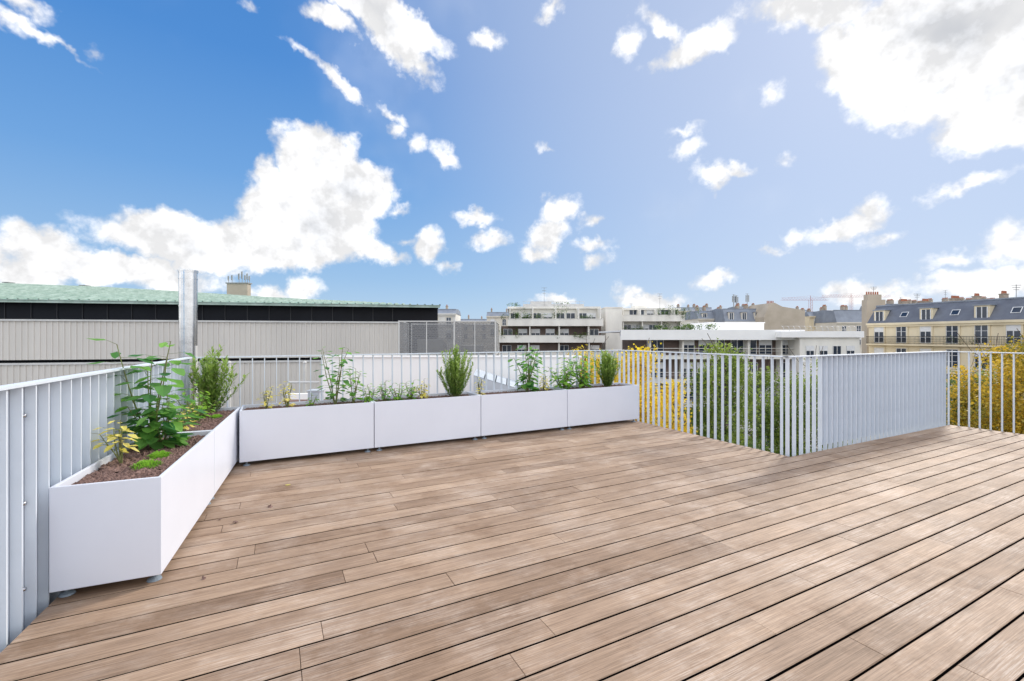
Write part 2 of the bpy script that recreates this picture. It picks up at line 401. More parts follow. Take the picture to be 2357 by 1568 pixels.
for (x,y,r) in((-2.17,2.70,.072),(-2.27,2.93,.062),(-2.48,3.42,.05),(-2.83,4.36,.05)): tuft((x,y,Z-.002),r)
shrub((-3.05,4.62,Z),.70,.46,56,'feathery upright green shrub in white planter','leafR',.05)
leafy((-2.84,4.05,Z),.38,.24,8,.06,'fine leafed green plant in white planter','leafB',12)
leafy((-2.98,4.35,Z),.24,.24,9,.055,'fine leafed green plant in white planter','leafB',10)
def rowp(px,off=.2):
    k=(px-1178)/F; w=5.27+off
    s=w*(cA*k+sA)/(cA-sA*k)
    q=SW(s,w); return (q[0],q[1],Z)
def hgt(px,py,off=.2):
    q=rowp(px,off); return bz(py,q[1])-Z
leafy(rowp(612),hgt(612,890),.08,6,.055,'small pale yellow wilting plant in white planter','leafY',7,'yellow_plant')
leafy(rowp(660),hgt(660,880),.09,6,.06,'small pale yellow wilting plant in white planter','leafY',8,'yellow_plant')
leafy(rowp(715),hgt(715,906),.10,5,.04,'low green sprawling plant in white planter','leafB',7,'spreading_plant')
leafy(rowp(772),hgt(768,795),.13,5,.10,'slender climbing plant with heart shaped green leaves','leafA',15,'climbing_plant',(-.05,0),.10,.8)
leafy(rowp(812),hgt(812,848),.12,6,.08,'young climbing plant with fresh green leaves','leafB',10,'climbing_plant',(.1,0))
for px,ty,m_ in((850,885,'leafB'),(885,876,'leafA'),(915,882,'leafB'),(945,874,'leafB'),(972,872,'leafY')):
    leafy(rowp(px),hgt(px,ty),.13,8,.055,'low spreading green plant in white planter' if m_!='leafY' else 'small yellow wilting plant in white planter',m_,9,'spreading_plant' if m_!='leafY' else 'yellow_plant')
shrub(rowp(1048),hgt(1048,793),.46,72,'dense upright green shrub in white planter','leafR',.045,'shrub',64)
leafy(rowp(1102),hgt(1102,868),.09,6,.05,'small yellow wilting plant in white planter','leafY',7,'yellow_plant')
leafy(rowp(1212),hgt(1210,792),.20,11,.11,'climbing plant with heart shaped dark green leaves','leafA',13,'climbing_plant',(0,0),.1,.8)
leafy(rowp(1252),hgt(1250,862),.09,7,.055,'small yellow wilting plant in white planter','leafY',8,'yellow_plant')
leafy(rowp(1296),hgt(1300,822),.34,14,.09,'bushy fresh green plant in white planter','leafB',13,'leafy_plant')
leafy(rowp(1342),hgt(1340,816),.34,16,.09,'bushy fresh green plant in white planter','leafB',13,'leafy_plant')
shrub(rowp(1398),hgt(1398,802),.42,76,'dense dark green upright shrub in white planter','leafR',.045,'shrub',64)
for (px,py,r) in((622,1167,.012),(541,1205,.010),(505,1197,.007),(468,1333,.007)):
    Y=F*1.3/(py-775); m=MB(); c=(bx(px,Y),Y,.0)
    for _ in range(7): stones(m,c[0]-r,c[0]+r,c[1]-r,c[1]+r,.003,1,r)
    m.obj('gravel_crumb',['stone'],label='dark crumb of lava gravel dropped on the deck',category='gravel crumb',loc=c,group='crumbs on the deck')
Y=F*1.3/(1118-775)
m=MB(); m.leaf((bx(655,Y),Y,.006),(1,.3,0),.05,.03,.3,0); m.obj('fallen_leaf',['leafY'],label='small yellow leaf fallen on the deck',category='leaf',loc=(bx(655,Y),Y,0))
# ------------------------------------------------------------------ ground
mb=MB(); mb.face([(-3000,-3000,-20),(3000,-3000,-20),(3000,3000,-20),(-3000,3000,-20)]); mb.obj('ground',['street'],kind='structure',label='paved city ground far below the terrace',category='ground')
# ------------------------------------------------------------------ hall with corrugated wall
sl=.21; ang=math.atan(sl)
H0=Vector((-29.3,26.0,0)); ca,sa=math.cos(ang),math.sin(ang)
hall=thing('exhibition_hall',(H0.x,H0.y,-20),ang,'large hall with grey corrugated cladding and green copper roof','building')
xl,xr=-16.0,22.6
def corr(x0,x1,z0,z1,yo=0):
    m=MB(); x=x0; p=.30
    prof=[(0,0),(.19,0),(.21,.05),(.28,.05),(.30,0)]
    while x<x1:
        for i in range(4):
            a,b=prof[i],prof[i+1]
            xa=min(x+a[0],x1); xb=min(x+b[0],x1)
            if xb>xa: m.face([(xa,-a[1]+yo,z0),(xb,-b[1]+yo,z0),(xb,-b[1]+yo,z1),(xa,-a[1]+yo,z1)])
        x+=p
    return m
corr(xl,xr,20-.05,22.2).obj('upper_cladding',['clad'],hall)
corr(xl,xr,0,20-.33,-.12).obj('lower_cladding',['clad'],hall)
m=MB(); m.box(xl,xr,-.22,.1,19.67,19.78); m.box(xl,xr,-.12,.15,22.2,22.3); m.box(xr,xr+.12,-.14,20,0,22.3); m.obj('flashing',['flash'],hall)
m=MB(); m.box(xl,xr+2.2,.9,14,0,23.35); m.obj('clerestory_band',['black'],hall)
mu=MB(); mu.box(0,.05,.86,.9,22.3,23.35); MU=mu.mesh('glazing_mullion',['mull'])
for k in range(30):
    x=xl+1.3*k
    if x<xr+2 and x>-3: inst('glazing_mullion',MU,hall,(x,0,0))
def ridge(x):
    xs=[-16,0,8,13,19,22,24.9]; ys=[11,11,11,11,9,6,1.0]; zs=[25.45,25.1,24.7,24.4,24.08,23.8,23.42]
    return np.interp(x,xs,ys),np.interp(x,xs,zs)
m=MB(); NX=82; NY=8; rows=[]
for i in range(NX+1):
    x=xl+(24.9-xl)*i/NX; ry,rz=ridge(x); r=[]
    for j in range(NY+1):
        q=j/NY; r.append((x,-.1+(ry+.1)*q,23.42+(rz-23.42)*math.sin(q*math.pi/2)))
    r.append((x,ry+12,rz-.5)); rows.append(r)
for r in rows:m.v+=r
W_=NY+2
for i in range(NX):
    for j in range(W_-1): m.f.append((i*W_+j,(i+1)*W_+j,(i+1)*W_+j+1,i*W_+j+1)); m.m.append(0); m.t.append(.5)
for i in range(0,NX+1):
    for j in range(NY):
        a=Vector(rows[i][j]); b=Vector(rows[i][j+1]); u=Vector((.04,0,0)); h=Vector((0,0,.08))
        m.face([a-u,b-u,b-u+h,a-u+h],1); m.face([a-u+h,b-u+h,b+u+h,a+u+h],1); m.face([a+u+h,b+u+h,b+u,a+u],1)
m.box(xl,24.9,-.22,-.08,23.26,23.44,1)
m.box(xl,24.9,-.22,.95,23.352,23.40,1)
m.obj('copper_roof',['patina','patina2'],hall)
m=MB()
m.box(-16,13.6,10.6,13,0,.30,0,lambda x,y,z:(x,y,z+ridge(x)[1]-.1))
m.box(-16,13.7,10.5,10.6,.18,.28,1,lambda x,y,z:(x,y,z+ridge(x)[1]-.1))
m.obj('ridge_cap',['patina','patina2'],hall)
for px,py in((14,652),(190,659)):
    Y=38; m=MB(); m.box(bx(px,Y)-.2,bx(px,Y)+.2,Y,Y+.4,bz(py+10,Y)-.6,bz(py-1,Y)); m.box(bx(px,Y)-.27,bx(px,Y)+.27,Y-.07,Y+.47,bz(py-1,Y),bz(py-1,Y)+.06)
    m.obj('roof_vent',['conc'],label='small grey vent cowl standing on the copper roof',category='vent',group='vents on the hall roof',loc=(bx(px,Y),Y,bz(py+10,Y)-.6))
Y=52; tw=thing('service_tower',(bx(546,Y),Y+2,-20),0,'beige rooftop service tower carrying phone antennas','tower')
m=MB(); m.box(-1.2,1.15,-2,-1.3,0,bz(653,Y)+20); m.obj('wall',['beige'],tw)
m=MB(); m.box(-1.3,1.25,-2.1,-1.2,bz(653,Y)+20,bz(653,Y)+20.12); m.obj('roof_slab',['conc'],tw)
for k,(dx,h) in enumerate(((-1.2,.8),(-.8,.9),(0,1.1),(.35,1.35),(.7,.9),(.95,1.1),(1.2,.8))):
    z=bz(653,Y)+20.12; m=MB(); m.tube((dx,-1.65,z),(dx,-1.65,z+h),.03); m.box(dx-.07,dx+.07,-1.75,-1.68,z+h*.35,z+h*.95); m.obj('antenna',['conc'],tw)
Y=16; fl=thing('chimney_flue',(bx(433,Y),Y,-3.3),0,'tall polished stainless steel round chimney flue','flue')
m=MB(); zt=bz(626,Y)+3.3; z=0
while z<zt-.01:
    z2=min(z+.95,zt); m.tube((0,0,z),(0,0,z2-.0),.275,.275,28,0,False); m.tube((0,0,z2-.04),(0,0,z2),.285,.285,28,0,False); z=z2
m.obj('pipe',['steel'],fl,True)
m=MB(); m.tube((0,0,zt),(0,0,zt+.05),.30,.30,28); m.obj('cap_ring',['steel'],fl)
m=MB(); m.box(.24,.30,-.05,.05,0,zt-2.6); m.obj('bracket',['flash'],fl)
an=thing('annex_building',(-20,16,-20),0,'low concrete annex between terrace and hall','building')
m=MB(); m.box(-40,-7.0,8.0,25.6,-20,-3.4); m.obj('wall',['conc'],an,world=True)
an=thing('annex_building',(-2,11,-20),0,'low annex with reddish gravel roof and white parapet','building')
m=MB(); m.box(-6.9,2.1,8.4,14.0,-20,-.75); m.obj('wall',['wbld'],an,world=True)
m=MB(); m.box(-6.8,2.0,8.5,14,-.748,-.62); m.obj('gravel_roof',['gravel'],an,world=True)
m=MB(); m.box(-5.85,2.1,14.0,14.3,-.75,.66); m.box(-5.9,2.15,13.96,14.34,.66,.70); m.box(-2.45,-2.40,13.985,14,-.6,.66);m.box(-6.9,-5.9,13.9,14.1,-.75,-.45);m.obj('parapet',['wwall'],an,world=True)
vu=thing('ventilation_unit',(bx(727,12.6),12.6,-.62),0,'pale blue grey ventilation unit on gravel roof','ventilation unit')
m=MB(); m.box(-.16,.16,-.15,.15,.06,.42); 
for k in range(4): m.box(-.13,.13,-.165,-.15,.12+.07*k,.15+.07*k)
m.box(-.19,.19,-.18,.18,.42,.45); m.obj('housing',['louv'],vu)
m=MB(); m.box(-.14,-.10,-.12,.12,0,.06); m.box(.10,.14,-.12,.12,0,.06); m.obj('base_frame',['conc'],vu)
m=MB(); m.tube((bx(590,15),15,-3.3),(bx(665,15),15,bz(880,15)),.035); m.tube((bx(665,15),15,bz(880,15)),(bx(735,14.6),14.6,bz(880,14.6)),.035)
m.obj('steel_brace_pipe',['flash'],label='thin grey steel pipe brace beside the hall wall',category='pipe',loc=(bx(600,15),15,-3))
for pxx in(484,526,700):
    m=MB(); Y=19; X=bx(pxx,Y); m.box(X-.05,X+.05,Y,Y+.1,-3.4,bz(835,Y)); m.tube((X,Y+.05,bz(835,Y)),(X,Y+.05,bz(835,Y)+.08),.09,.02)
    m.obj('steel_post',['flash'],label='grey steel post standing against the cladding',category='post',group='steel posts on annex roof',loc=(X,Y,-3.4))
sk=thing('roof_skylight',(bx(1165,12.5),12.5,-.62),0,'blue grey sloping metal skylight on gravel roof','skylight')
m=MB(); m.v+= [(-.9,0,0),(.95,0,0),(.95,1.0,0),(-.9,1.0,0),(-.9,0,.85),(.95,0,.30),(.95,1,.40),(-.9,1,.95)]
for q in((0,3,2,1),(0,1,5,4),(1,2,6,5),(2,3,7,6),(3,0,4,7)): m.f.append(q);m.m.append(0);m.t.append(.5)
m.obj('base_frame',['louv'],sk)
m=MB(); 
for k in range(6):
    a=-.9+1.85*k/6; b=a+1.85/6-.03
    f=lambda x,y:.85+(x+.9)/1.85*(-.55)+.1*y
    m.face([(a,0,f(a,0)+.01),(b,0,f(b,0)+.01),(b,1,f(b,1)+.01),(a,1,f(a,1)+.01)])
m.obj('slope_panel',['louv'],sk)
me_=thing('mesh_enclosure',(bx(1030,16),17,-.6),0,'grey metal mesh screen around rooftop equipment','enclosure')
zt=bz(740,16)
xa_,xm_,xb_=bx(918,16),bx(1045,16),bx(1140,16)
for (pa,pb) in(((xa_,16),(xm_,16)),((xm_,16),(xb_,16)),((xa_-.35,19),(xa_,16)),((xb_,16),(xb_,20)),((xa_-.35,19.6),(xb_,20)),((xm_,16.05),(xm_,19.8))):
    m=MB(); m.face([(pa[0],pa[1],-.6),(pb[0],pb[1],-.6),(pb[0],pb[1],zt),(pa[0],pa[1],zt)]); m.obj('mesh_panel',['mesh'],me_,world=True)
    m=MB(); m.tube((pa[0],pa[1],-.6),(pa[0],pa[1],zt+.03),.03,None,6); m.tube((pa[0],pa[1],zt),(pb[0],pb[1],zt),.022,None,6); m.tube((pa[0],pa[1],.65),(pb[0],pb[1],.65),.02,None,6)
    mx_,my_=(pa[0]+pb[0])/2,(pa[1]+pb[1])/2; m.tube((mx_,my_,-.6),(mx_,my_,zt),.018,None,6)
    m.obj('frame_post',['flash'],me_,world=True)
m=MB(); m.box(bx(960,18),bx(1020,18),18,19,-.6,1.2); m.box(bx(1060,18),bx(1110,18),18,19,-.6,.95); m.obj('equipment_cabinet',['conc'],me_,world=True)
# ------------------------------------------------------------------ windows
def winmesh(name,w,h,surround=None,cols=2,rows=2,shade=0):
    m=MB()
    m.box(-w/2,w/2,-.025,.0,0,h,1)
    t=.06
    m.box(-w/2,-w/2+t,-.06,-.026,0,h,0); m.box(w/2-t,w/2,-.06,-.026,0,h,0)
    m.box(-w/2+t,w/2-t,-.06,-.026,h-t,h,0); m.box(-w/2+t,w/2-t,-.06,-.026,0,t,0)
    for i in range(1,cols): x=-w/2+w*i/cols; m.box(x-.04,x+.04,-.058,-.027,t,h-t,0)
    for i in range(1,rows): z=h*i/rows; m.box(-w/2+t,w/2-t,-.045,-.028,z-.02,z+.02,0)
    if shade: m.box(-w/2+t,w/2-t,-.055,-.03,h*(1-shade),h-t,0)
    if surround:
        m.box(-w/2-.16,-w/2-.002,-.10,.0,-.05,h+.16,2); m.box(w/2+.002,w/2+.16,-.10,0,-.05,h+.16,2); m.box(-w/2,w/2,-.12,0,h+.002,h+.2,2)
    m.box(-w/2-.12,w/2+.12,-.16,0,-.14,-.055,2)
    return m.mesh(name,['frame','glass',surround or 'wbld'])
W_T=[winmesh('window',1.6,1.9,None,2,1),winmesh('window',1.6,1.9,None,2,1,.4)]
W_H=[winmesh('window',1.15,2.1,'cream',2,3),winmesh('window',1.15,2.1,'cream',2,3,.35)]
W_P=[winmesh('window',1.1,1.8,'cream2',2,2),winmesh('window',1.1,1.8,'cream2',2,2,.3)]
def hz(z): return z+20
def foliage_blob(name,parent,boxes,n,mat='hedge',sz=.24,z_off=20):
    m=MB()
    for (x0,x1,y0,y1,z0,z1) in boxes:
        nc=max(3,int((x1-x0)*2.2))
        for c in range(nc):
            cx=random.uniform(x0,x1); cy=random.uniform(y0,y1); top=z0+(z1-z0)*random.uniform(.45,1.1)
            for _ in range(n):
                a=random.uniform(0,6.28); r=abs(random.gauss(0,.38)); P=(cx+math.cos(a)*r,cy+math.sin(a)*r*.6,z0+(top-z0)*random.random()**.7+z_off)
                m.leaf(P,(random.uniform(-1,1),random.uniform(-1,1),random.uniform(-.2,1)),sz,sz*.6,random.random(),.1)
    return m.obj(name,[mat],parent)
def terrace_bldg(x0,x1,y,depth,levels,label,group='white terraced apartment blocks',ph=.95,lowph=None):
    e=thing('apartment_building',(x0,y,-20),0,label,'building',group=group)
    w=MB(); k=0
    for (xs,xe,zf,zt,sb,wm,nw) in levels:
        xs-=x0; xe-=x0
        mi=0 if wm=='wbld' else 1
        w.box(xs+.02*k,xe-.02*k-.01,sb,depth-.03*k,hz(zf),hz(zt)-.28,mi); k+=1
        p_=lowph if lowph is not None else ph
        b=MB(); b.box(xs-.3,xe+.3,0,sb+.2,hz(zf)-.28,hz(zf)); b.box(xs-.3,xe+.3,0,.14,hz(zf),hz(zf)+p_); b.box(xs-.3,xs-.16,.14,sb,hz(zf),hz(zf)+p_); b.box(xe+.16,xe+.3,.14,sb,hz(zf),hz(zf)+p_)
        b.box(xs-.35,xe+.35,-.05,.2,hz(zf)+p_,hz(zf)+p_+.07)
        if lowph is not None:
            b.box(xs-.3,xe+.3,.04,.08,hz(zf)+1.0,hz(zf)+1.05); b.box(xs-.3,xe+.3,.04,.07,hz(zf)+.68,hz(zf)+.71)
        b.obj('balcony',['wbld'],e)
        if nw:
            nwi=int(nw)
            for i in range(nwi):
                xx=xs+(xe-xs)*(i+.5)/nwi+random.uniform(-.3,.3)
                if random.random()<.88: inst('window',random.choice(W_T),e,(xx,sb-.002,hz(zf)+.25))
            pr=MB(); pr.box(0,.2,.3,sb-.003,hz(zf)+.001,hz(zt)-.281); pme=pr.mesh('dividing_fin',['wbld'])
            for i in range(0,nwi+1,2):
                xx=min(xe-.25,xs+(xe-xs)*i/nwi); inst('dividing_fin',pme,e,(xx,0,0))
    zt=levels[0][3]; xs=levels[0][0]-x0; xe=levels[0][1]-x0
    w.obj('wall',['wbld','brown'],e)
    r=MB(); r.box(xs-.35,xe+.35,levels[0][4]-.5,depth+.3,hz(zt)-.279,hz(zt)+.1); r.obj('roof_slab',['wbld'],e)
    return e
Y=80
LV=[(bx(1172,Y),bx(1384,Y),3.45,6.65,3.0,'wbld',8)]
z=3.45-2.92
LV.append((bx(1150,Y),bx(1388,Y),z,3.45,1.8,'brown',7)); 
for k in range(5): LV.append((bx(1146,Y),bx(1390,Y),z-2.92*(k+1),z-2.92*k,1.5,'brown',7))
A=terrace_bldg(bx(1146,Y),bx(1390,Y),Y,16,LV,'white terraced apartment building with planted balconies')
X0=bx(1146,Y)
foliage_blob('balcony_plants',A,[(bx(1196,Y)-X0,bx(1215,Y)-X0,.1,1.3,4.3,6.4),(bx(1265,Y)-X0,bx(1305,Y)-X0,.1,1.3,4.3,6.6),(bx(1150,Y)-X0,bx(1262,Y)-X0,.1,1.2,4.2,5.5),(bx(1335,Y)-X0,bx(1362,Y)-X0,.1,1,4.3,5.0),(bx(1146,Y)-X0,bx(1190,Y)-X0,-.2,1.0,.8,2.9),(bx(1280,Y)-X0,bx(1350,Y)-X0,-.2,.6,.8,2.3)],40)
m=MB()
for i in range(15):
    x=4.5+i*.8; m.box(x,x+.04,4,4.04,hz(6.75),hz(7.8))
m.box(4.5,15.75,4,4.04,hz(7.76),hz(7.8)); m.box(4.5,15.7,4.01,4.03,hz(6.8),hz(7.3)); m.box(6,10,7,10,hz(6.75),hz(8.0))
m.obj('roof_railing',['flash'],A)
foliage_blob('roof_plants',A,[(1,4,4,6,6.8,7.6),(10,13,4.2,6,6.8,7.9)],30)
Y=90
LV=[(bx(1434,Y),bx(1572,Y),4.6,7.0,2.6,'wbld',7),(bx(1434,Y),bx(1610,Y),1.55,4.6,1.9,'wbld',8)]
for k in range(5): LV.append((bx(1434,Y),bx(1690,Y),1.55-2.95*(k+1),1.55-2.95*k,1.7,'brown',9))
B=terrace_bldg(bx(1434,Y),bx(1690,Y),Y,16,LV,'white stepped apartment building with hedges on its balconies')
X0=bx(1434,Y)
foliage_blob('balcony_plants',B,[(bx(1505,Y)-X0,bx(1560,Y)-X0,-.1,1.0,5.0,7.3),(bx(1560,Y)-X0,bx(1610,Y)-X0,-.1,1.0,4.7,6.8),(bx(1505,Y)-X0,bx(1585,Y)-X0,-.3,.6,1.2,4.7),(bx(1590,Y)-X0,bx(1690,Y)-X0,-.2,1.2,1.2,3.7),(bx(1440,Y)-X0,bx(1500,Y)-X0,-.2,.6,2.0,3.4)],65)
m=MB(); m.box(bx(1391,Y)-X0,bx(1433,Y)-X0-.35,-1,14,0,hz(6.9)); m.box(bx(1391,Y)-X0-.1,bx(1433,Y)-X0-.25,-1.1,14.1,hz(6.9),hz(7.1)); m.obj('stair_tower',['wbld'],B)
m=MB(); m.box(bx(1480,Y)-X0,bx(1510,Y)-X0,6,9,hz(7),hz(7.9)); m.obj('roof_housing',['wbld'],B)
Y=55
LV=[]
zt=1.75
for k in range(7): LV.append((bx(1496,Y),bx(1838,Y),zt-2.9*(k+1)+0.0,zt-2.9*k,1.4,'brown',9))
C=terrace_bldg(bx(1496,Y),bx(1838,Y),Y,14,LV,'long white apartment building with deep shaded balconies',lowph=.12)
X0=bx(1496,Y)
m=MB(); m.box(-3.6,bx(1838,Y)-X0+.6,-.12,13.8,hz(1.86),hz(2.05));m.box(-3.6,bx(1838,Y)-X0+.6,-.2,.02,hz(.9),hz(2.12)); m.obj('parapet',['wwall'],C)
foliage_blob('roof_plants',C,[(1,5,1,2,2.0,2.7),(bx(1640,Y)-X0,bx(1668,Y)-X0,.3,2,2.0,3.2),(bx(1560,Y)-X0,bx(1620,Y)-X0,.2,1,2.0,2.7)],50)
m=MB(); m.box(bx(1674,Y)-X0,bx(1782,Y)-X0+1.5,5,11,hz(2.06),hz(bz(744,60))); m.box(bx(1674,Y)-X0-.1,bx(1782,Y)-X0+1.6,4.9,11.1,hz(bz(744,60)),hz(bz(744,60))+.12); m.obj('roof_housing',['wwall'],C)
D_=thing('apartment_building',(bx(1840,54),54,-20),0,'white apartment wing with curved roof guard rails','building',group='white terraced apartment blocks')
m=MB(); LL=bx(1978,54)-bx(1840,54); m.box(0,LL,0,13,0,hz(1.2)); m.obj('wall',['wbld'],D_)
m=MB(); m.box(-.2,LL+.3,-.3,13.2,hz(1.2),hz(1.95)); m.box(-2.4,-.2,-.3,13,hz(1.2),hz(1.9)); m.obj('parapet',['wwall'],D_)
for fl_ in range(3):
    for i in range(4): inst('window',random.choice(W_T),D_,(1.2+i*1.6,-.002,hz(-1.3-2.9*fl_)),0,(.6,1,.8))
m=MB(); m.box(0,LL,-.08,-.003,hz(-1.75),hz(-1.55)); m.box(0,LL,-.08,-.003,hz(-4.65),hz(-4.45)); m.obj('string_course',['wwall'],D_)
m=MB()
for i in range(14):
    x=-2+i*.66; 
    for j in range(5):
        a0=j/5*math.pi/2; a1=(j+1)/5*math.pi/2
        m.tube((x,-.2+.5*(1-math.cos(a0)),hz(1.95)+.6*math.sin(a0)),(x,-.2+.5*(1-math.cos(a1)),hz(1.95)+.6*math.sin(a1)),.022,None,4)
m.tube((-2,.3,hz(2.55)),(7,.3,hz(2.55)),.025,None,4); m.tube((-2,-.1,hz(2.2)),(7,-.1,hz(2.2)),.025,None,4); m.obj('guard_rail',['flash'],D_)
# ------------------------------------------------------------------ mansard buildings
def mansard(name,loc,rot,L,depth,ze,zr,label,wall='cream2',roof='zinc',floors=3,fh=2.9,spacing=2.6,wins=None,balc=(),dorm=True,chim=2,group='mansard roofed apartment houses',sl=1.1,zb=-20,skyl=False,chs=1.0):
    e=thing(name,(loc[0],loc[1],zb),rot,label,'building',group=group)
    h=lambda z:z-zb
    m=MB(); m.box(0,L,0,depth,0,h(ze)); m.obj('wall',[wall],e)
    m=MB(); m.box(-.15,L+.15,-.35,.0-.003,h(ze)-.25,h(ze)+.02); m.box(-.1,L+.1,-.2,-.003,h(ze)-.5,h(ze)-.252)
    for k in range(1,floors): m.box(-.02,L+.02,-.12,-.003,h(ze-fh*k)-.12,h(ze-fh*k)+.06)
    m.obj('cornice',[wall],e)
    m=MB(); z0,z1=h(ze)+.021,h(zr)
    a=[(-.1,-.2,z0),(L+.1,-.2,z0),(L+.1,depth+.2,z0),(-.1,depth+.2,z0)]; b=[(0,sl,z1),(L,sl,z1),(L,depth-sl,z1),(0,depth-sl,z1)]
    m.v+=a+b
    for q in((0,3,2,1),(0,1,5,4),(1,2,6,5),(2,3,7,6),(3,0,4,7)): m.f.append(q);m.m.append(0);m.t.append(.5)
    rz=z1+.35*chs; n=len(m.v); m.v+=[(0,depth/2,rz),(L,depth/2,rz)]
    for q in((4,5,n+1,n),(7,n,n+1,6),(4,n,7),(5,6,n+1)): m.f.append(q);m.m.append(0);m.t.append(.5)
    m.box(-.05,L+.05,sl-.08,sl+.12,z1-.04,z1+.12,1)
    m.obj('roof',[roof,'zinc'],e)
    wm=wins or W_P; nw=int(L/spacing)
    for i in range(nw):
        x=(i+.5)*L/nw
        for k in range(floors): inst('window',random.choice(wm),e,(x,-.002,h(ze-fh*(k+1))+.25))
        if dorm and (i%2==0 or not skyl):
            dm=MB(); dh=(zr-ze)*.72; dm.box(-.65,.65,-.05,1.2,.15,dh); dm.box(-.5,.5,-.07,-.051,.3,dh-.15,2); dm.box(-.04,.04,-.09,-.071,.3,dh-.15,1);dm.box(-.5,-.42,-.09,-.071,.3,dh-.15,1);dm.box(.42,.5,-.09,-.071,.3,dh-.15,1); dm.box(-.78,.78,-.15,1.3,dh+.001,dh+.14,3)
            inst('dormer',dm.mesh('dormer',[wall,'frame','glass','zinc']),e,(x,.1,h(ze)))
        elif skyl:
            fr=.45; yy=-.2+(sl+.2)*fr; zz=z0+(z1-z0)*fr; dy=(sl+.2)*.14; dz=(z1-z0)*.14
            dm=MB(); dm.face([(-.4,-dy-.06,-dz),(.4,-dy-.06,-dz),(.4,dy-.06,dz),(-.4,dy-.06,dz)],0); dm.face([(-.32,-dy*.8-.08,-dz*.8),(.32,-dy*.8-.08,-dz*.8),(.32,dy*.8-.08,dz*.8),(-.32,dy*.8-.08,dz*.8)],1)
            inst('skylight',dm.mesh('skylight',['frame','glass']),e,(x,yy,zz))
    for k in balc:
        z=h(ze-fh*k)+.1
        m=MB(); m.box(.1,L-.1,-.65,-.121,z-.16,z,1); m.box(.1,L-.1,-.64,-.61,z+.92,z+.97); m.box(.1,L-.1,-.635,-.615,z+.12,z+.15)
        x=.12
        while x<L-.12: m.box(x,x+.022,-.635,-.615,z,z+.92); x+=.13
        m.box(.1,L-.1,-.632,-.618,z+.35,z+.37);m.box(.1,L-.1,-.632,-.618,z+.6,z+.62)
        m.obj('balcony',['iron',wall],e)
    for i in range(chim):
        x=L*(i+.5)/chim+random.uniform(-.8,.8); cw=random.uniform(.5,1.0)*(.6+.4*chs); ch=random.uniform(.7,1.4)*chs; cy=random.choice([depth*.3,depth*.5])
        m=MB(); m.box(x-.22,x+.22,cy-cw,cy+cw,z1-.2,z1+ch+.2); m.box(x-.28,x+.28,cy-cw-.06,cy+cw+.06,z1+ch+.2,z1+ch+.28)
        yy=cy-cw+.15
        while yy<cy+cw: m.tube((x,yy,z1+ch+.28),(x,yy,z1+ch+.6),.10,.08,7,1); yy+=.3
        m.obj('chimney',['chim','pot'],e)
    return e
rot=math.atan2(-20,6.6)
E=mansard('apartment_building',(bx(1997,60)+.1,60),rot,23,11,bz(745,60),5.3,'cream limestone apartment building with slate mansard roof','cream','slate',5,2.75,2.55,W_H,(1,),True,9,'mansard roofed apartment houses',1.5,-20,True,.4)
E2=mansard('apartment_building',(bx(2357,41)+.9,40-1.5),rot,14,11,bz(745,60),5.3,'cream limestone apartment building continuing the street','cream','slate',4,2.75,2.55,W_H,(1,),True,3,chs=.4)
foliage_blob('balcony_plants',E,[(9,11.5,-.6,-.2,.2,1.3),(14.5,15.5,-.6,-.2,.2,1.0)],30,'hedge',.14)
cs=thing('chimney_stack',(bx(2012,66),66,-20),0,'tall rendered party wall chimney stack with terracotta pots','chimney')
m=MB(); m.box(-1.1,1.6,0,1.0,0,hz(bz(690,66))); m.box(-.9,1.1,.1,.9,hz(bz(690,66)),hz(bz(678,66))); m.obj('wall',['beige'],cs)
m=MB()
for i in range(6): m.tube((-.75+i*.32,.5,hz(bz(678,66))),(-.75+i*.32,.5,hz(bz(671,66))),.11,.09,7)
m.obj('chimney_pot',['pot'],cs)
def far(px0,px1,Y,ye,yr,label,wall='cream2',roof='zinc',chim=2,dorm=True,floors=2,sp=2.8,dep=10):
    x0=bx(px0,Y); L=bx(px1,Y)-x0
    return mansard('apartment_house',(x0,Y),0,L,dep,bz(ye,Y),bz(yr,Y),label,wall,roof,floors,2.9,sp,W_P,(),dorm,chim,chs=.8)
far(1606,1668,118,734,716,'pale apartment house with grey zinc roof','cream2','zinc',3)
far(1668,1757,112,741,711,'cream apartment house with zinc mansard roof and dormers','cream2','zinc',3)
far(1862,1925,120,728,718,'cream apartment house under low zinc roof','cream','zinc',3,False)
far(1925,1992,112,742,714,'cream apartment house with zinc roof and chimneys','cream2','zinc',3,False)
far(1792,1862,140,722,714,'pale apartment house behind a rendered gable','cream2','zinc',3,False)
far(986,1048,100,722,712,'white house beyond the copper roof','wbld','zinc',1,False)
far(1040,1145,150,742,735,'pale distant apartment house with zinc roof','cream2','zinc',4,False)
far(1120,1200,130,728,719,'pale distant apartment house with zinc roof','cream2','zinc',3,False)
far(1560,1640,150,716,708,'distant apartment house with zinc roof','cream2','zinc',4,False)
far(1385,1440,140,735,725,'distant apartment house with zinc roof','cream2','zinc',2,False)
far(2040,2170,120,722,700,'distant apartment house with zinc roof and many chimneys','cream2','zinc',8,False)
far(2170,2360,110,715,696,'distant apartment house with zinc roof and many chimneys','cream','zinc',9,False)
far(1700,1800,170,720,706,'distant apartment house with zinc roof and many chimneys','cream2','zinc',5,False)
Y=108; g=thing('apartment_house',(bx(1758,Y),Y,-20),0,'beige rendered blind gable wall of an apartment house','building',group='mansard roofed apartment houses')
pts=[(1758,760),(1852,760),(1852,716),(1838,712),(1800,706),(1782,697),(1770,698),(1758,730)]
m=MB(); P=[(bx(a,Y)-bx(1758,Y),hz(bz(b,Y))) for a,b in pts]; P[0]=(P[0][0],0);P[1]=(P[1][0],0)
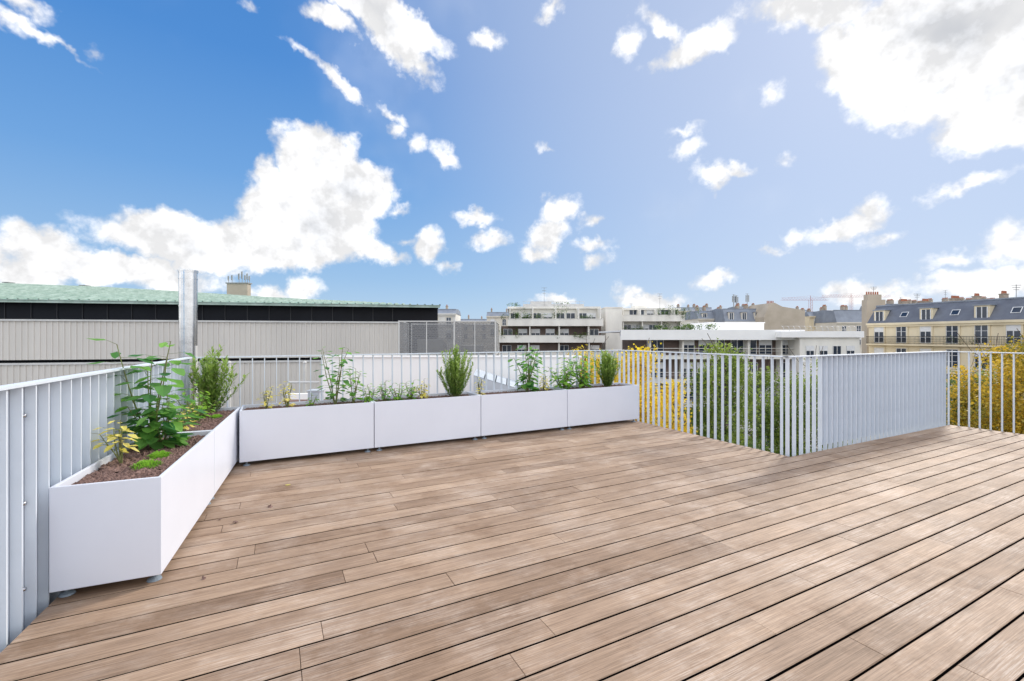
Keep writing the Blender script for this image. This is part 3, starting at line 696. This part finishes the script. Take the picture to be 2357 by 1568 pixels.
n=len(P); m.v+=[(x,0,z) for x,z in P]+[(x,9,z) for x,z in P]; m.f.append(tuple(range(n))); m.m.append(0); m.t.append(.5); m.f.append(tuple(reversed(range(n,2*n)))); m.m.append(0); m.t.append(.5)
for i in range(n): j=(i+1)%n; m.f.append((j,i,n+i,n+j)); m.m.append(0); m.t.append(.5)
m.obj('wall',['beige'],g)
m=MB(); 
for i in range(5): m.tube((1.3+i*.35,1,hz(bz(699,Y))),(1.3+i*.35,1,hz(bz(692,Y))),.13,.1,7)
m.obj('chimney_pot',['pot'],g)
def mast(px,Y,y0,y1,label='thin steel antenna mast on a rooftop',thick=.05,panels=True):
    X=bx(px,Y); m=MB(); m.tube((X,Y,bz(y0,Y)),(X,Y,bz(y1,Y)),thick,None,5)
    h=bz(y1,Y)-bz(y0,Y)
    if panels:
        for k in range(3): m.box(X-.35+.35*k-.1,X-.35+.35*k+.1,Y-.15,Y-.05,bz(y1,Y)-h*.5,bz(y1,Y)-h*.1)
    for k in range(3): m.box(X-.5+.1*k,X+.5-.1*k,Y-.02,Y+.02,bz(y1,Y)-h*.15*k-.1,bz(y1,Y)-h*.15*k-.05)
    m.obj('antenna_mast',['conc'],label=label,category='antenna',group='rooftop antennas',loc=(X,Y,bz(y0,Y)))
for a in((1688,118,714,678,.12,True),(1694,118,714,680,.12,True),(1719,118,714,676,.08,True),(1518,92,712,676,.03,False),(1252,84,704,662,.03,False),(2175,112,700,668,.04,False),(1452,93,712,697,.03,False),(2338,48,690,655,.03,False),(2110,64,700,676,.03,False),(2010,67,680,660,.03,False),(2072,112,706,684,.04,False)): mast(a[0],a[1],a[2],a[3],thick=a[4],panels=a[5])
def crane(pxm,Y,ybase,ytop,pa,pb,yj):
    e=thing('tower_crane',(bx(pxm,Y),Y,-20),0,'red tower crane rising above distant rooftops','crane',group='construction cranes on the skyline')
    zt=hz(bz(ytop,Y)); zj=hz(bz(yj,Y)); w=.6
    m=MB()
    for dx in(-w,w):
        for dy in(-w,w): m.tube((dx,dy,0),(dx,dy,zj),.06,None,4)
    z=0
    while z<zj: m.tube((-w,-w,z),(w,-w,z+1.5),.04,None,3); z+=1.5
    m.obj('mast',['red'],e)
    m=MB(); x0=bx(pa,Y)-bx(pxm,Y); x1=bx(pb,Y)-bx(pxm,Y); x=x0
    m.tube((x0,-.5,zj),(x1,-.5,zj),.05,None,4); m.tube((x0,.5,zj),(x1,.5,zj),.05,None,4); m.tube((x0,0,zj+1.1),(x1,0,zj+1.1),.05,None,4)
    while x<x1-1.4: m.tube((x,-.5,zj),(x+.75,0,zj+1.1),.03,None,3); m.tube((x+.75,0,zj+1.1),(x+1.5,-.5,zj),.03,None,3); x+=1.5
    m.tube((0,0,zj),(0,0,zt),.1,None,4); m.tube((0,0,zt),(x0*.8,0,zj+1.1),.03,None,3); m.tube((0,0,zt),(x1*.8,0,zj+1.1),.03,None,3)
    m.obj('jib',['red'],e)
crane(1865,230,712,681,1797,1905,691); crane(1958,260,712,676,1890,2050,684)
# ------------------------------------------------------------------ trees
def tree(x,y,zbase,ztop,rad,mat,label,crownh,n=14000,leaf=.16,clusters=80,name='tree'):
    e=thing(name,(x,y,zbase),0,label,'tree',group='street trees below the terrace')
    H=ztop-zbase; m=MB(); p=Vector((0,0,0)); r=.22
    for i in range(8):
        q=p+Vector((random.uniform(-.15,.15),random.uniform(-.15,.15),(H-.8)/8)); m.tube(p,q,r,r*.82,9,0,False); p=q; r*=.82
        if i>=2:
            for k in range(3):
                a=random.uniform(0,6.28); L=rad*random.uniform(.6,1); 
                q1=p+Vector((math.cos(a)*L*.5,math.sin(a)*L*.5,L*.3)); q2=q1+Vector((math.cos(a)*L*.4,math.sin(a)*L*.4,L*.5))
                m.tube(p,q1,r*.5,r*.3,6,0,False); m.tube(q1,q2,r*.3,.015,5,0,False)
    m.obj('trunk',['bark'],e,True)
    cz=H-crownh/2
    cs=[];
    while len(cs)<clusters:
        v=rng.uniform(-1,1,3)
        if np.linalg.norm(v*np.array([1,1,.9]))<=1:
            zz=v[2]; taper=1-.25*max(0,zz)
            cs.append((v[0]*rad*taper,v[1]*rad*taper,cz+zz*(crownh/2-.3)))
    cs=np.array(cs); ct=rng.uniform(0,1,len(cs))
    idx=rng.integers(0,len(cs),n); P=cs[idx]+rng.normal(0,1,(n,3))*np.array([.36,.36,.32])*(rad/2)**.5
    P[:,2]=np.minimum(P[:,2],H+.1+rng.normal(0,.2,n))
    d=rng.normal(0,1,(n,3)); d/=np.linalg.norm(d,axis=1)[:,None]; u=np.cross(d,rng.normal(0,1,(n,3))); u/=np.linalg.norm(u,axis=1)[:,None]
    L=leaf*rng.uniform(.6,1.2,n)[:,None]
    V=np.stack([P,P+d*L*.5+u*L*.34,P+d*L,P+d*L*.5-u*L*.34],1).reshape(-1,3)
    Fx=np.arange(4*n).reshape(n,4)
    me=bpy.data.meshes.new('crown'); me.from_pydata(V.tolist(),[],Fx.tolist()); me.materials.append(M[mat])
    t=np.clip(ct[idx]*.65+rng.uniform(-.05,.42,n),0,1); a=me.attributes.new('tint','FLOAT','FACE'); a.data.foreach_set('value',t.tolist()); me.update()
    o=bpy.data.objects.new('crown',me); COL.objects.link(o); o.parent=e
tree(bx(1470,25),25,-20,bz(793,25),1.6,'treeY','bright yellow autumn street tree below the railing',12,22000,.16,90)
tree(bx(1545,23),23,-20,bz(860,23),1.1,'treeY','golden yellow autumn street tree with open crown',9,12000,.15,70)
tree(bx(1662,26),26,-20,bz(792,26),2.1,'treeG','green street tree with yellowing leaf tips',13,28000,.16,100)
tree(bx(1352,34),34,-20,bz(800,34),2.8,'treeY','yellow autumn tree beyond the white parapet',10,12000)
tree(bx(2285,25),25,-20,bz(803,25),2.4,'treeO','autumn street tree with golden and green leaves',11,24000,.16,90)
tree(bx(2390,22),22,-20,bz(784,22),2.5,'treeO','autumn street tree with golden and green leaves',11,24000,.15,90)
tree(bx(2215,32),32,-20,bz(840,32),2.6,'treeG','green street tree seen through the railing',12,18000)
tree(bx(1762,32),32,-20,bz(850,32),2.4,'treeG','dark green street tree seen through the railing',11,18000)
tree(bx(1868,30),30,-20,bz(826,30),2.3,'treeG','dark green street tree seen through the railing',11,20000,.16,90)
# ------------------------------------------------------------------ world
SAZ,SEL=math.radians(44),math.radians(36)
sv=Vector((math.sin(SAZ)*math.cos(SEL),math.cos(SAZ)*math.cos(SEL),math.sin(SEL)))
w=bpy.data.worlds.new('World'); scene.world=w; w.use_nodes=True; nt=w.node_tree; nt.nodes.clear(); L=nt.links.new
def node(t,**k):
    n=nt.nodes.new(t)
    for a,b in k.items(): setattr(n,a,b)
    return n
def setin(n,i,v):
    if hasattr(v,'is_output'): L(v,n.inputs[i])
    else: n.inputs[i].default_value=v
def mth(op,a,b=None,c=None,clamp=False):
    n=node('ShaderNodeMath',operation=op,use_clamp=clamp); setin(n,0,a)
    if b is not None:setin(n,1,b)
    if c is not None:setin(n,2,c)
    return n.outputs[0]
def vm(op,a,b=None,c=None):
    n=node('ShaderNodeVectorMath',operation=op); setin(n,0,a)
    if b is not None:
        if op=='SCALE': setin(n,3,b)
        else: setin(n,1,b)
    if c is not None: setin(n,2,c)
    return n.outputs['Value'] if op in('LENGTH','DOT_PRODUCT') else n.outputs[0]
def mapr(v,a,b,c=0.,d=1.,smooth=True):
    n=node('ShaderNodeMapRange',interpolation_type='SMOOTHSTEP' if smooth else 'LINEAR'); setin(n,0,v)
    n.inputs[1].default_value=a;n.inputs[2].default_value=b;n.inputs[3].default_value=c;n.inputs[4].default_value=d; return n.outputs[0]
def mixc(f,a,b):
    n=node('ShaderNodeMix',data_type='RGBA'); setin(n,0,f)
    for i,v in((6,a),(7,b)):
        if isinstance(v,tuple): n.inputs[i].default_value=(*v,1)
        else: L(v,n.inputs[i])
    return n.outputs[2]
def nz(vec,scale,detail=8,rough=.6,dist=0):
    n=node('ShaderNodeTexNoise'); L(vec,n.inputs[0]); n.inputs['Scale'].default_value=scale; n.inputs['Detail'].default_value=detail; n.inputs['Roughness'].default_value=rough; n.inputs['Distortion'].default_value=dist
    return n
tc=node('ShaderNodeTexCoord'); D=tc.outputs['Generated']
sp=node('ShaderNodeSeparateXYZ'); L(D,sp.inputs[0]); X_,Y_,Z_=sp.outputs
az=mth('ARCTAN2',X_,Y_); el=mth('ARCSINE',Z_)
cb=node('ShaderNodeCombineXYZ'); L(az,cb.inputs[0]); L(el,cb.inputs[1])
wn=nz(D,9,2,.5); wn2=nz(D,34,3,.6)
w1=vm('SCALE',vm('SUBTRACT',wn.outputs['Color'],(.5,.5,.5)),.045)
w2=vm('SCALE',vm('SUBTRACT',wn2.outputs['Color'],(.5,.5,.5)),.04)
flat=vm('MULTIPLY',vm('ADD',w1,w2),(1,1,0)); PW=vm('ADD',cb.outputs[0],flat)
blobs=[(2180,70,300,170,0),(2300,210,190,110,0),(1990,150,150,90,-40),(2080,240,130,60,-20),(1870,20,160,55,-10),(2250,300,110,50,0),(2400,150,200,180,0),
(850,15,190,50,-18),(900,85,105,55,-30),(960,148,44,24,-40),(700,112,46,14,-25),(775,172,44,13,-40),(770,40,70,26,-18),(590,12,20,10,0),
(50,5,55,18,-20),(120,98,105,11,-18),(200,112,28,12,0),(20,50,22,10,0),
(730,350,112,76,0),(795,430,112,84,0),(655,480,104,76,15),(720,520,150,104,0),(600,395,30,36,0),(850,580,60,26,-18),(590,560,140,64,0),(900,600,36,16,0),
(370,535,165,58,0),(450,575,165,62,0),(90,575,135,56,0),(30,540,60,38,0),(250,620,260,45,0),(60,630,120,45,0),(400,650,120,35,0),(-80,590,120,80,0),
(903,303,17,17,0),(956,332,13,12,0),(1034,368,30,20,-30),(905,260,20,8,-18),(910,485,24,11,0),(985,575,36,36,30),(930,560,32,16,0),(1095,507,42,16,0),(1137,553,38,18,0),
(1280,480,48,30,15),(1258,540,46,46,30),(1240,585,42,24,0),(1366,510,30,13,0),(1368,557,38,15,0),(1372,600,28,17,0),(1040,625,20,10,0),
(700,665,46,36,0),(630,680,60,20,0),(1490,690,84,22,0),(1450,668,34,18,0),(1550,690,28,15,0),(1280,692,46,14,0),
(1600,110,85,42,15),(1550,150,46,22,0),(1530,55,54,20,-30),(1448,95,24,32,0),(1120,100,30,16,0),(1262,15,42,20,15),
(1592,340,20,14,15),(1585,303,24,8,0),(1635,405,34,22,-18),(1640,432,24,14,0),(1690,393,34,8,0),(2230,425,105,16,15),(2170,445,45,14,15),(1950,520,86,22,15),(2000,490,28,20,30),(1840,547,20,10,0),(2035,540,26,9,0),
(1765,573,40,7,0),(1645,645,45,16,15),(1808,378,16,9,0),(1785,213,14,10,0),(1255,340,14,7,0),
(2000,672,90,24,0),(1950,665,40,20,0),(2260,655,150,36,0),(2325,570,60,60,0),(2200,600,34,9,0),(2290,540,20,16,0),(2420,620,90,90,0),(2070,690,60,20,0)]
ANG=[-35,-18,0,15,30]
def qa(r): return min(ANG,key=lambda a:abs(a-r))
fr_={}
for a in ANG:
    if a==0: fr_[0]=PW; continue
    r=math.radians(a); n=node('ShaderNodeCombineXYZ')
    L(vm('DOT_PRODUCT',PW,(math.cos(r),math.sin(r),0)),n.inputs[0]); L(vm('DOT_PRODUCT',PW,(-math.sin(r),math.cos(r),0)),n.inputs[1]); fr_[a]=n.outputs[0]
def blobfield(bl):
    bl=sorted(bl,key=lambda b:qa(b[4])); acc=None; last=None; cnt=0; PC=None
    for (px,py,rx,ry,rt) in bl:
        a=qa(rt)
        if a!=last or cnt>=8:
            PC=fr_[a] if acc is None else vm('ADD',fr_[a],mth('MULTIPLY',acc,1e-5)); cnt=0; last=a
        cnt+=1
        tx=(px-1178)/F; tz=(775-py)/F; a_=math.atan(tx); e_=math.atan(tz/math.sqrt(1+tx*tx))
        ra=rx/F*math.cos(a_)**2; re=ry/F*math.cos(a_)*math.cos(e_)**2; rm=math.sqrt(ra*re)
        r=math.radians(a); cx=a_*math.cos(r)+e_*math.sin(r); cy=-a_*math.sin(r)+e_*math.cos(r)
        sx,sy=rm/ra,rm/re
        q=vm('MULTIPLY_ADD',PC,(sx,sy,0),(-cx*sx,-cy*sy,0))
        dd=mth('SUBTRACT',rm,vm('LENGTH',q))
        acc=dd if acc is None else mth('MAXIMUM',acc,dd)
    return acc
n1=nz(D,12,8,.60).outputs[0]
so=vm('ADD',D,tuple(sv*0.04)); n1s=nz(so,12,4,.6).outputs[0]
n3=nz(D,2.2,4,.6).outputs[0]
lf=mapr(nz(D,8,3,.6).outputs[0],.38,.62)
relief=mth('MULTIPLY',mth('SUBTRACT',n1,n1s),1.8)
br=mth('ADD',1.0,relief); br=mth('MINIMUM',mth('MAXIMUM',br,.82),1.15)
gen0=mth('MULTIPLY',mth('SUBTRACT',n3,.44),.5)
gen=mth('SUBTRACT',gen0,mth('SUBTRACT',1.,mapr(Y_,.30,.55,1,0)))
nd=mth('MULTIPLY',mth('SUBTRACT',n1,.5),.09)
veil=mth('MULTIPLY',mapr(n3,.55,.8),.2)
sky=node('ShaderNodeTexSky',sky_type='NISHITA'); sky.sun_disc=False; sky.sun_elevation=SEL; sky.sun_rotation=SAZ
skys=vm('SCALE',sky.outputs[0],.09)
rp=node('ShaderNodeValToRGB'); L(mapr(el,0,1.0,0,1,False),rp.inputs[0]); cr=rp.color_ramp
cr.elements[0].position=0; cr.elements[0].color=(.54,.73,.93,1); cr.elements[1].position=1; cr.elements[1].color=(.03,.18,.56,1)
for p_,c_ in((.12,(.34,.57,.88)),(.30,(.17,.41,.82)),(.5,(.08,.29,.73))):
    q=cr.elements.new(p_); q.color=(*c_,1)
grad=rp.outputs[0]
dt=vm('DOT_PRODUCT',D,tuple(sv)); glow=mapr(dt,.5,1.0)
grad=mixc(mth('MULTIPLY',glow,.78),grad,(.60,.70,.91))
skyc=mixc(.15,grad,skys)
back=mapr(Y_,-.1,.5,1.75,1.0)  # added fill: brightens the unseen sky and clouds behind the camera
def closure(acc):
    dens=mth('ADD',acc,nd)
    mask=mth('MAXIMUM',mapr(dens,-.010,.019),veil)
    thick=mapr(dens,.015,.11)
    grey=mth('MULTIPLY',thick,mth('ADD',mth('MULTIPLY',lf,.9),.15))
    ccol=mixc(mth('MULTIPLY',grey,.75,clamp=True),(1.04,1.04,1.05),(.68,.71,.77))
    c=node('ShaderNodeVectorMath',operation='SCALE'); L(ccol,c.inputs[0]); L(br,c.inputs[3])
    fin=mixc(mask,skyc,c.outputs[0])
    fs=node('ShaderNodeVectorMath',operation='SCALE'); L(fin,fs.inputs[0]); L(back,fs.inputs[3])
    bg=node('ShaderNodeBackground'); L(fs.outputs[0],bg.inputs[0]); return bg.outputs[0]
def mixs(f,a,b):
    n=node('ShaderNodeMixShader'); L(f,n.inputs[0]); L(a,n.inputs[1]); L(b,n.inputs[2]); return n.outputs[0]
bounds=[-9,-.62,-.33,0.0,.40,.66,9]
secs=[]
for i in range(6):
    lo,hi=bounds[i],bounds[i+1]; sel=[]
    for b in blobs:
        a_=math.atan((b[0]-1178)/F); ra=max(b[2],b[3])/F*math.cos(a_)**2+.12
        if a_+ra>lo and a_-ra<hi: sel.append(b)
    secs.append(closure(mth('MAXIMUM',blobfield(sel),gen)))
def tree_(i0,i1):
    if i1-i0==1: return secs[i0]
    mid=(i0+i1)//2
    return mixs(mth('GREATER_THAN',az,bounds[mid]),tree_(i0,mid),tree_(mid,i1))
front=tree_(0,6)
behind=closure(gen0)
res=mixs(mth('LESS_THAN',Y_,.30),front,behind)
low=node('ShaderNodeBackground'); low.inputs[0].default_value=(.30,.33,.36,1)
res=mixs(mth('LESS_THAN',Z_,-.03),res,low.outputs[0])
ow=node('ShaderNodeOutputWorld'); L(res,ow.inputs[0])
sd=bpy.data.lights.new('sun','SUN'); sd.energy=3.1; sd.angle=math.radians(10); sd.color=(1,.93,.83)
so_=bpy.data.objects.new('sun',sd); COL.objects.link(so_); so_.rotation_euler=sv.to_track_quat('Z','Y').to_euler(); so_.location=(20,20,30)
cd=bpy.data.cameras.new('camera'); cd.sensor_width=36; cd.lens=16.0; cd.shift_y=-9/2357; cd.clip_end=6000; cd.clip_start=.05
co=bpy.data.objects.new('camera',cd); COL.objects.link(co); co.location=(0,0,1.3); co.rotation_euler=(math.pi/2,0,0); scene.camera=co
scene.view_settings.view_transform='Standard'; scene.view_settings.look='None'; scene.view_settings.exposure=0
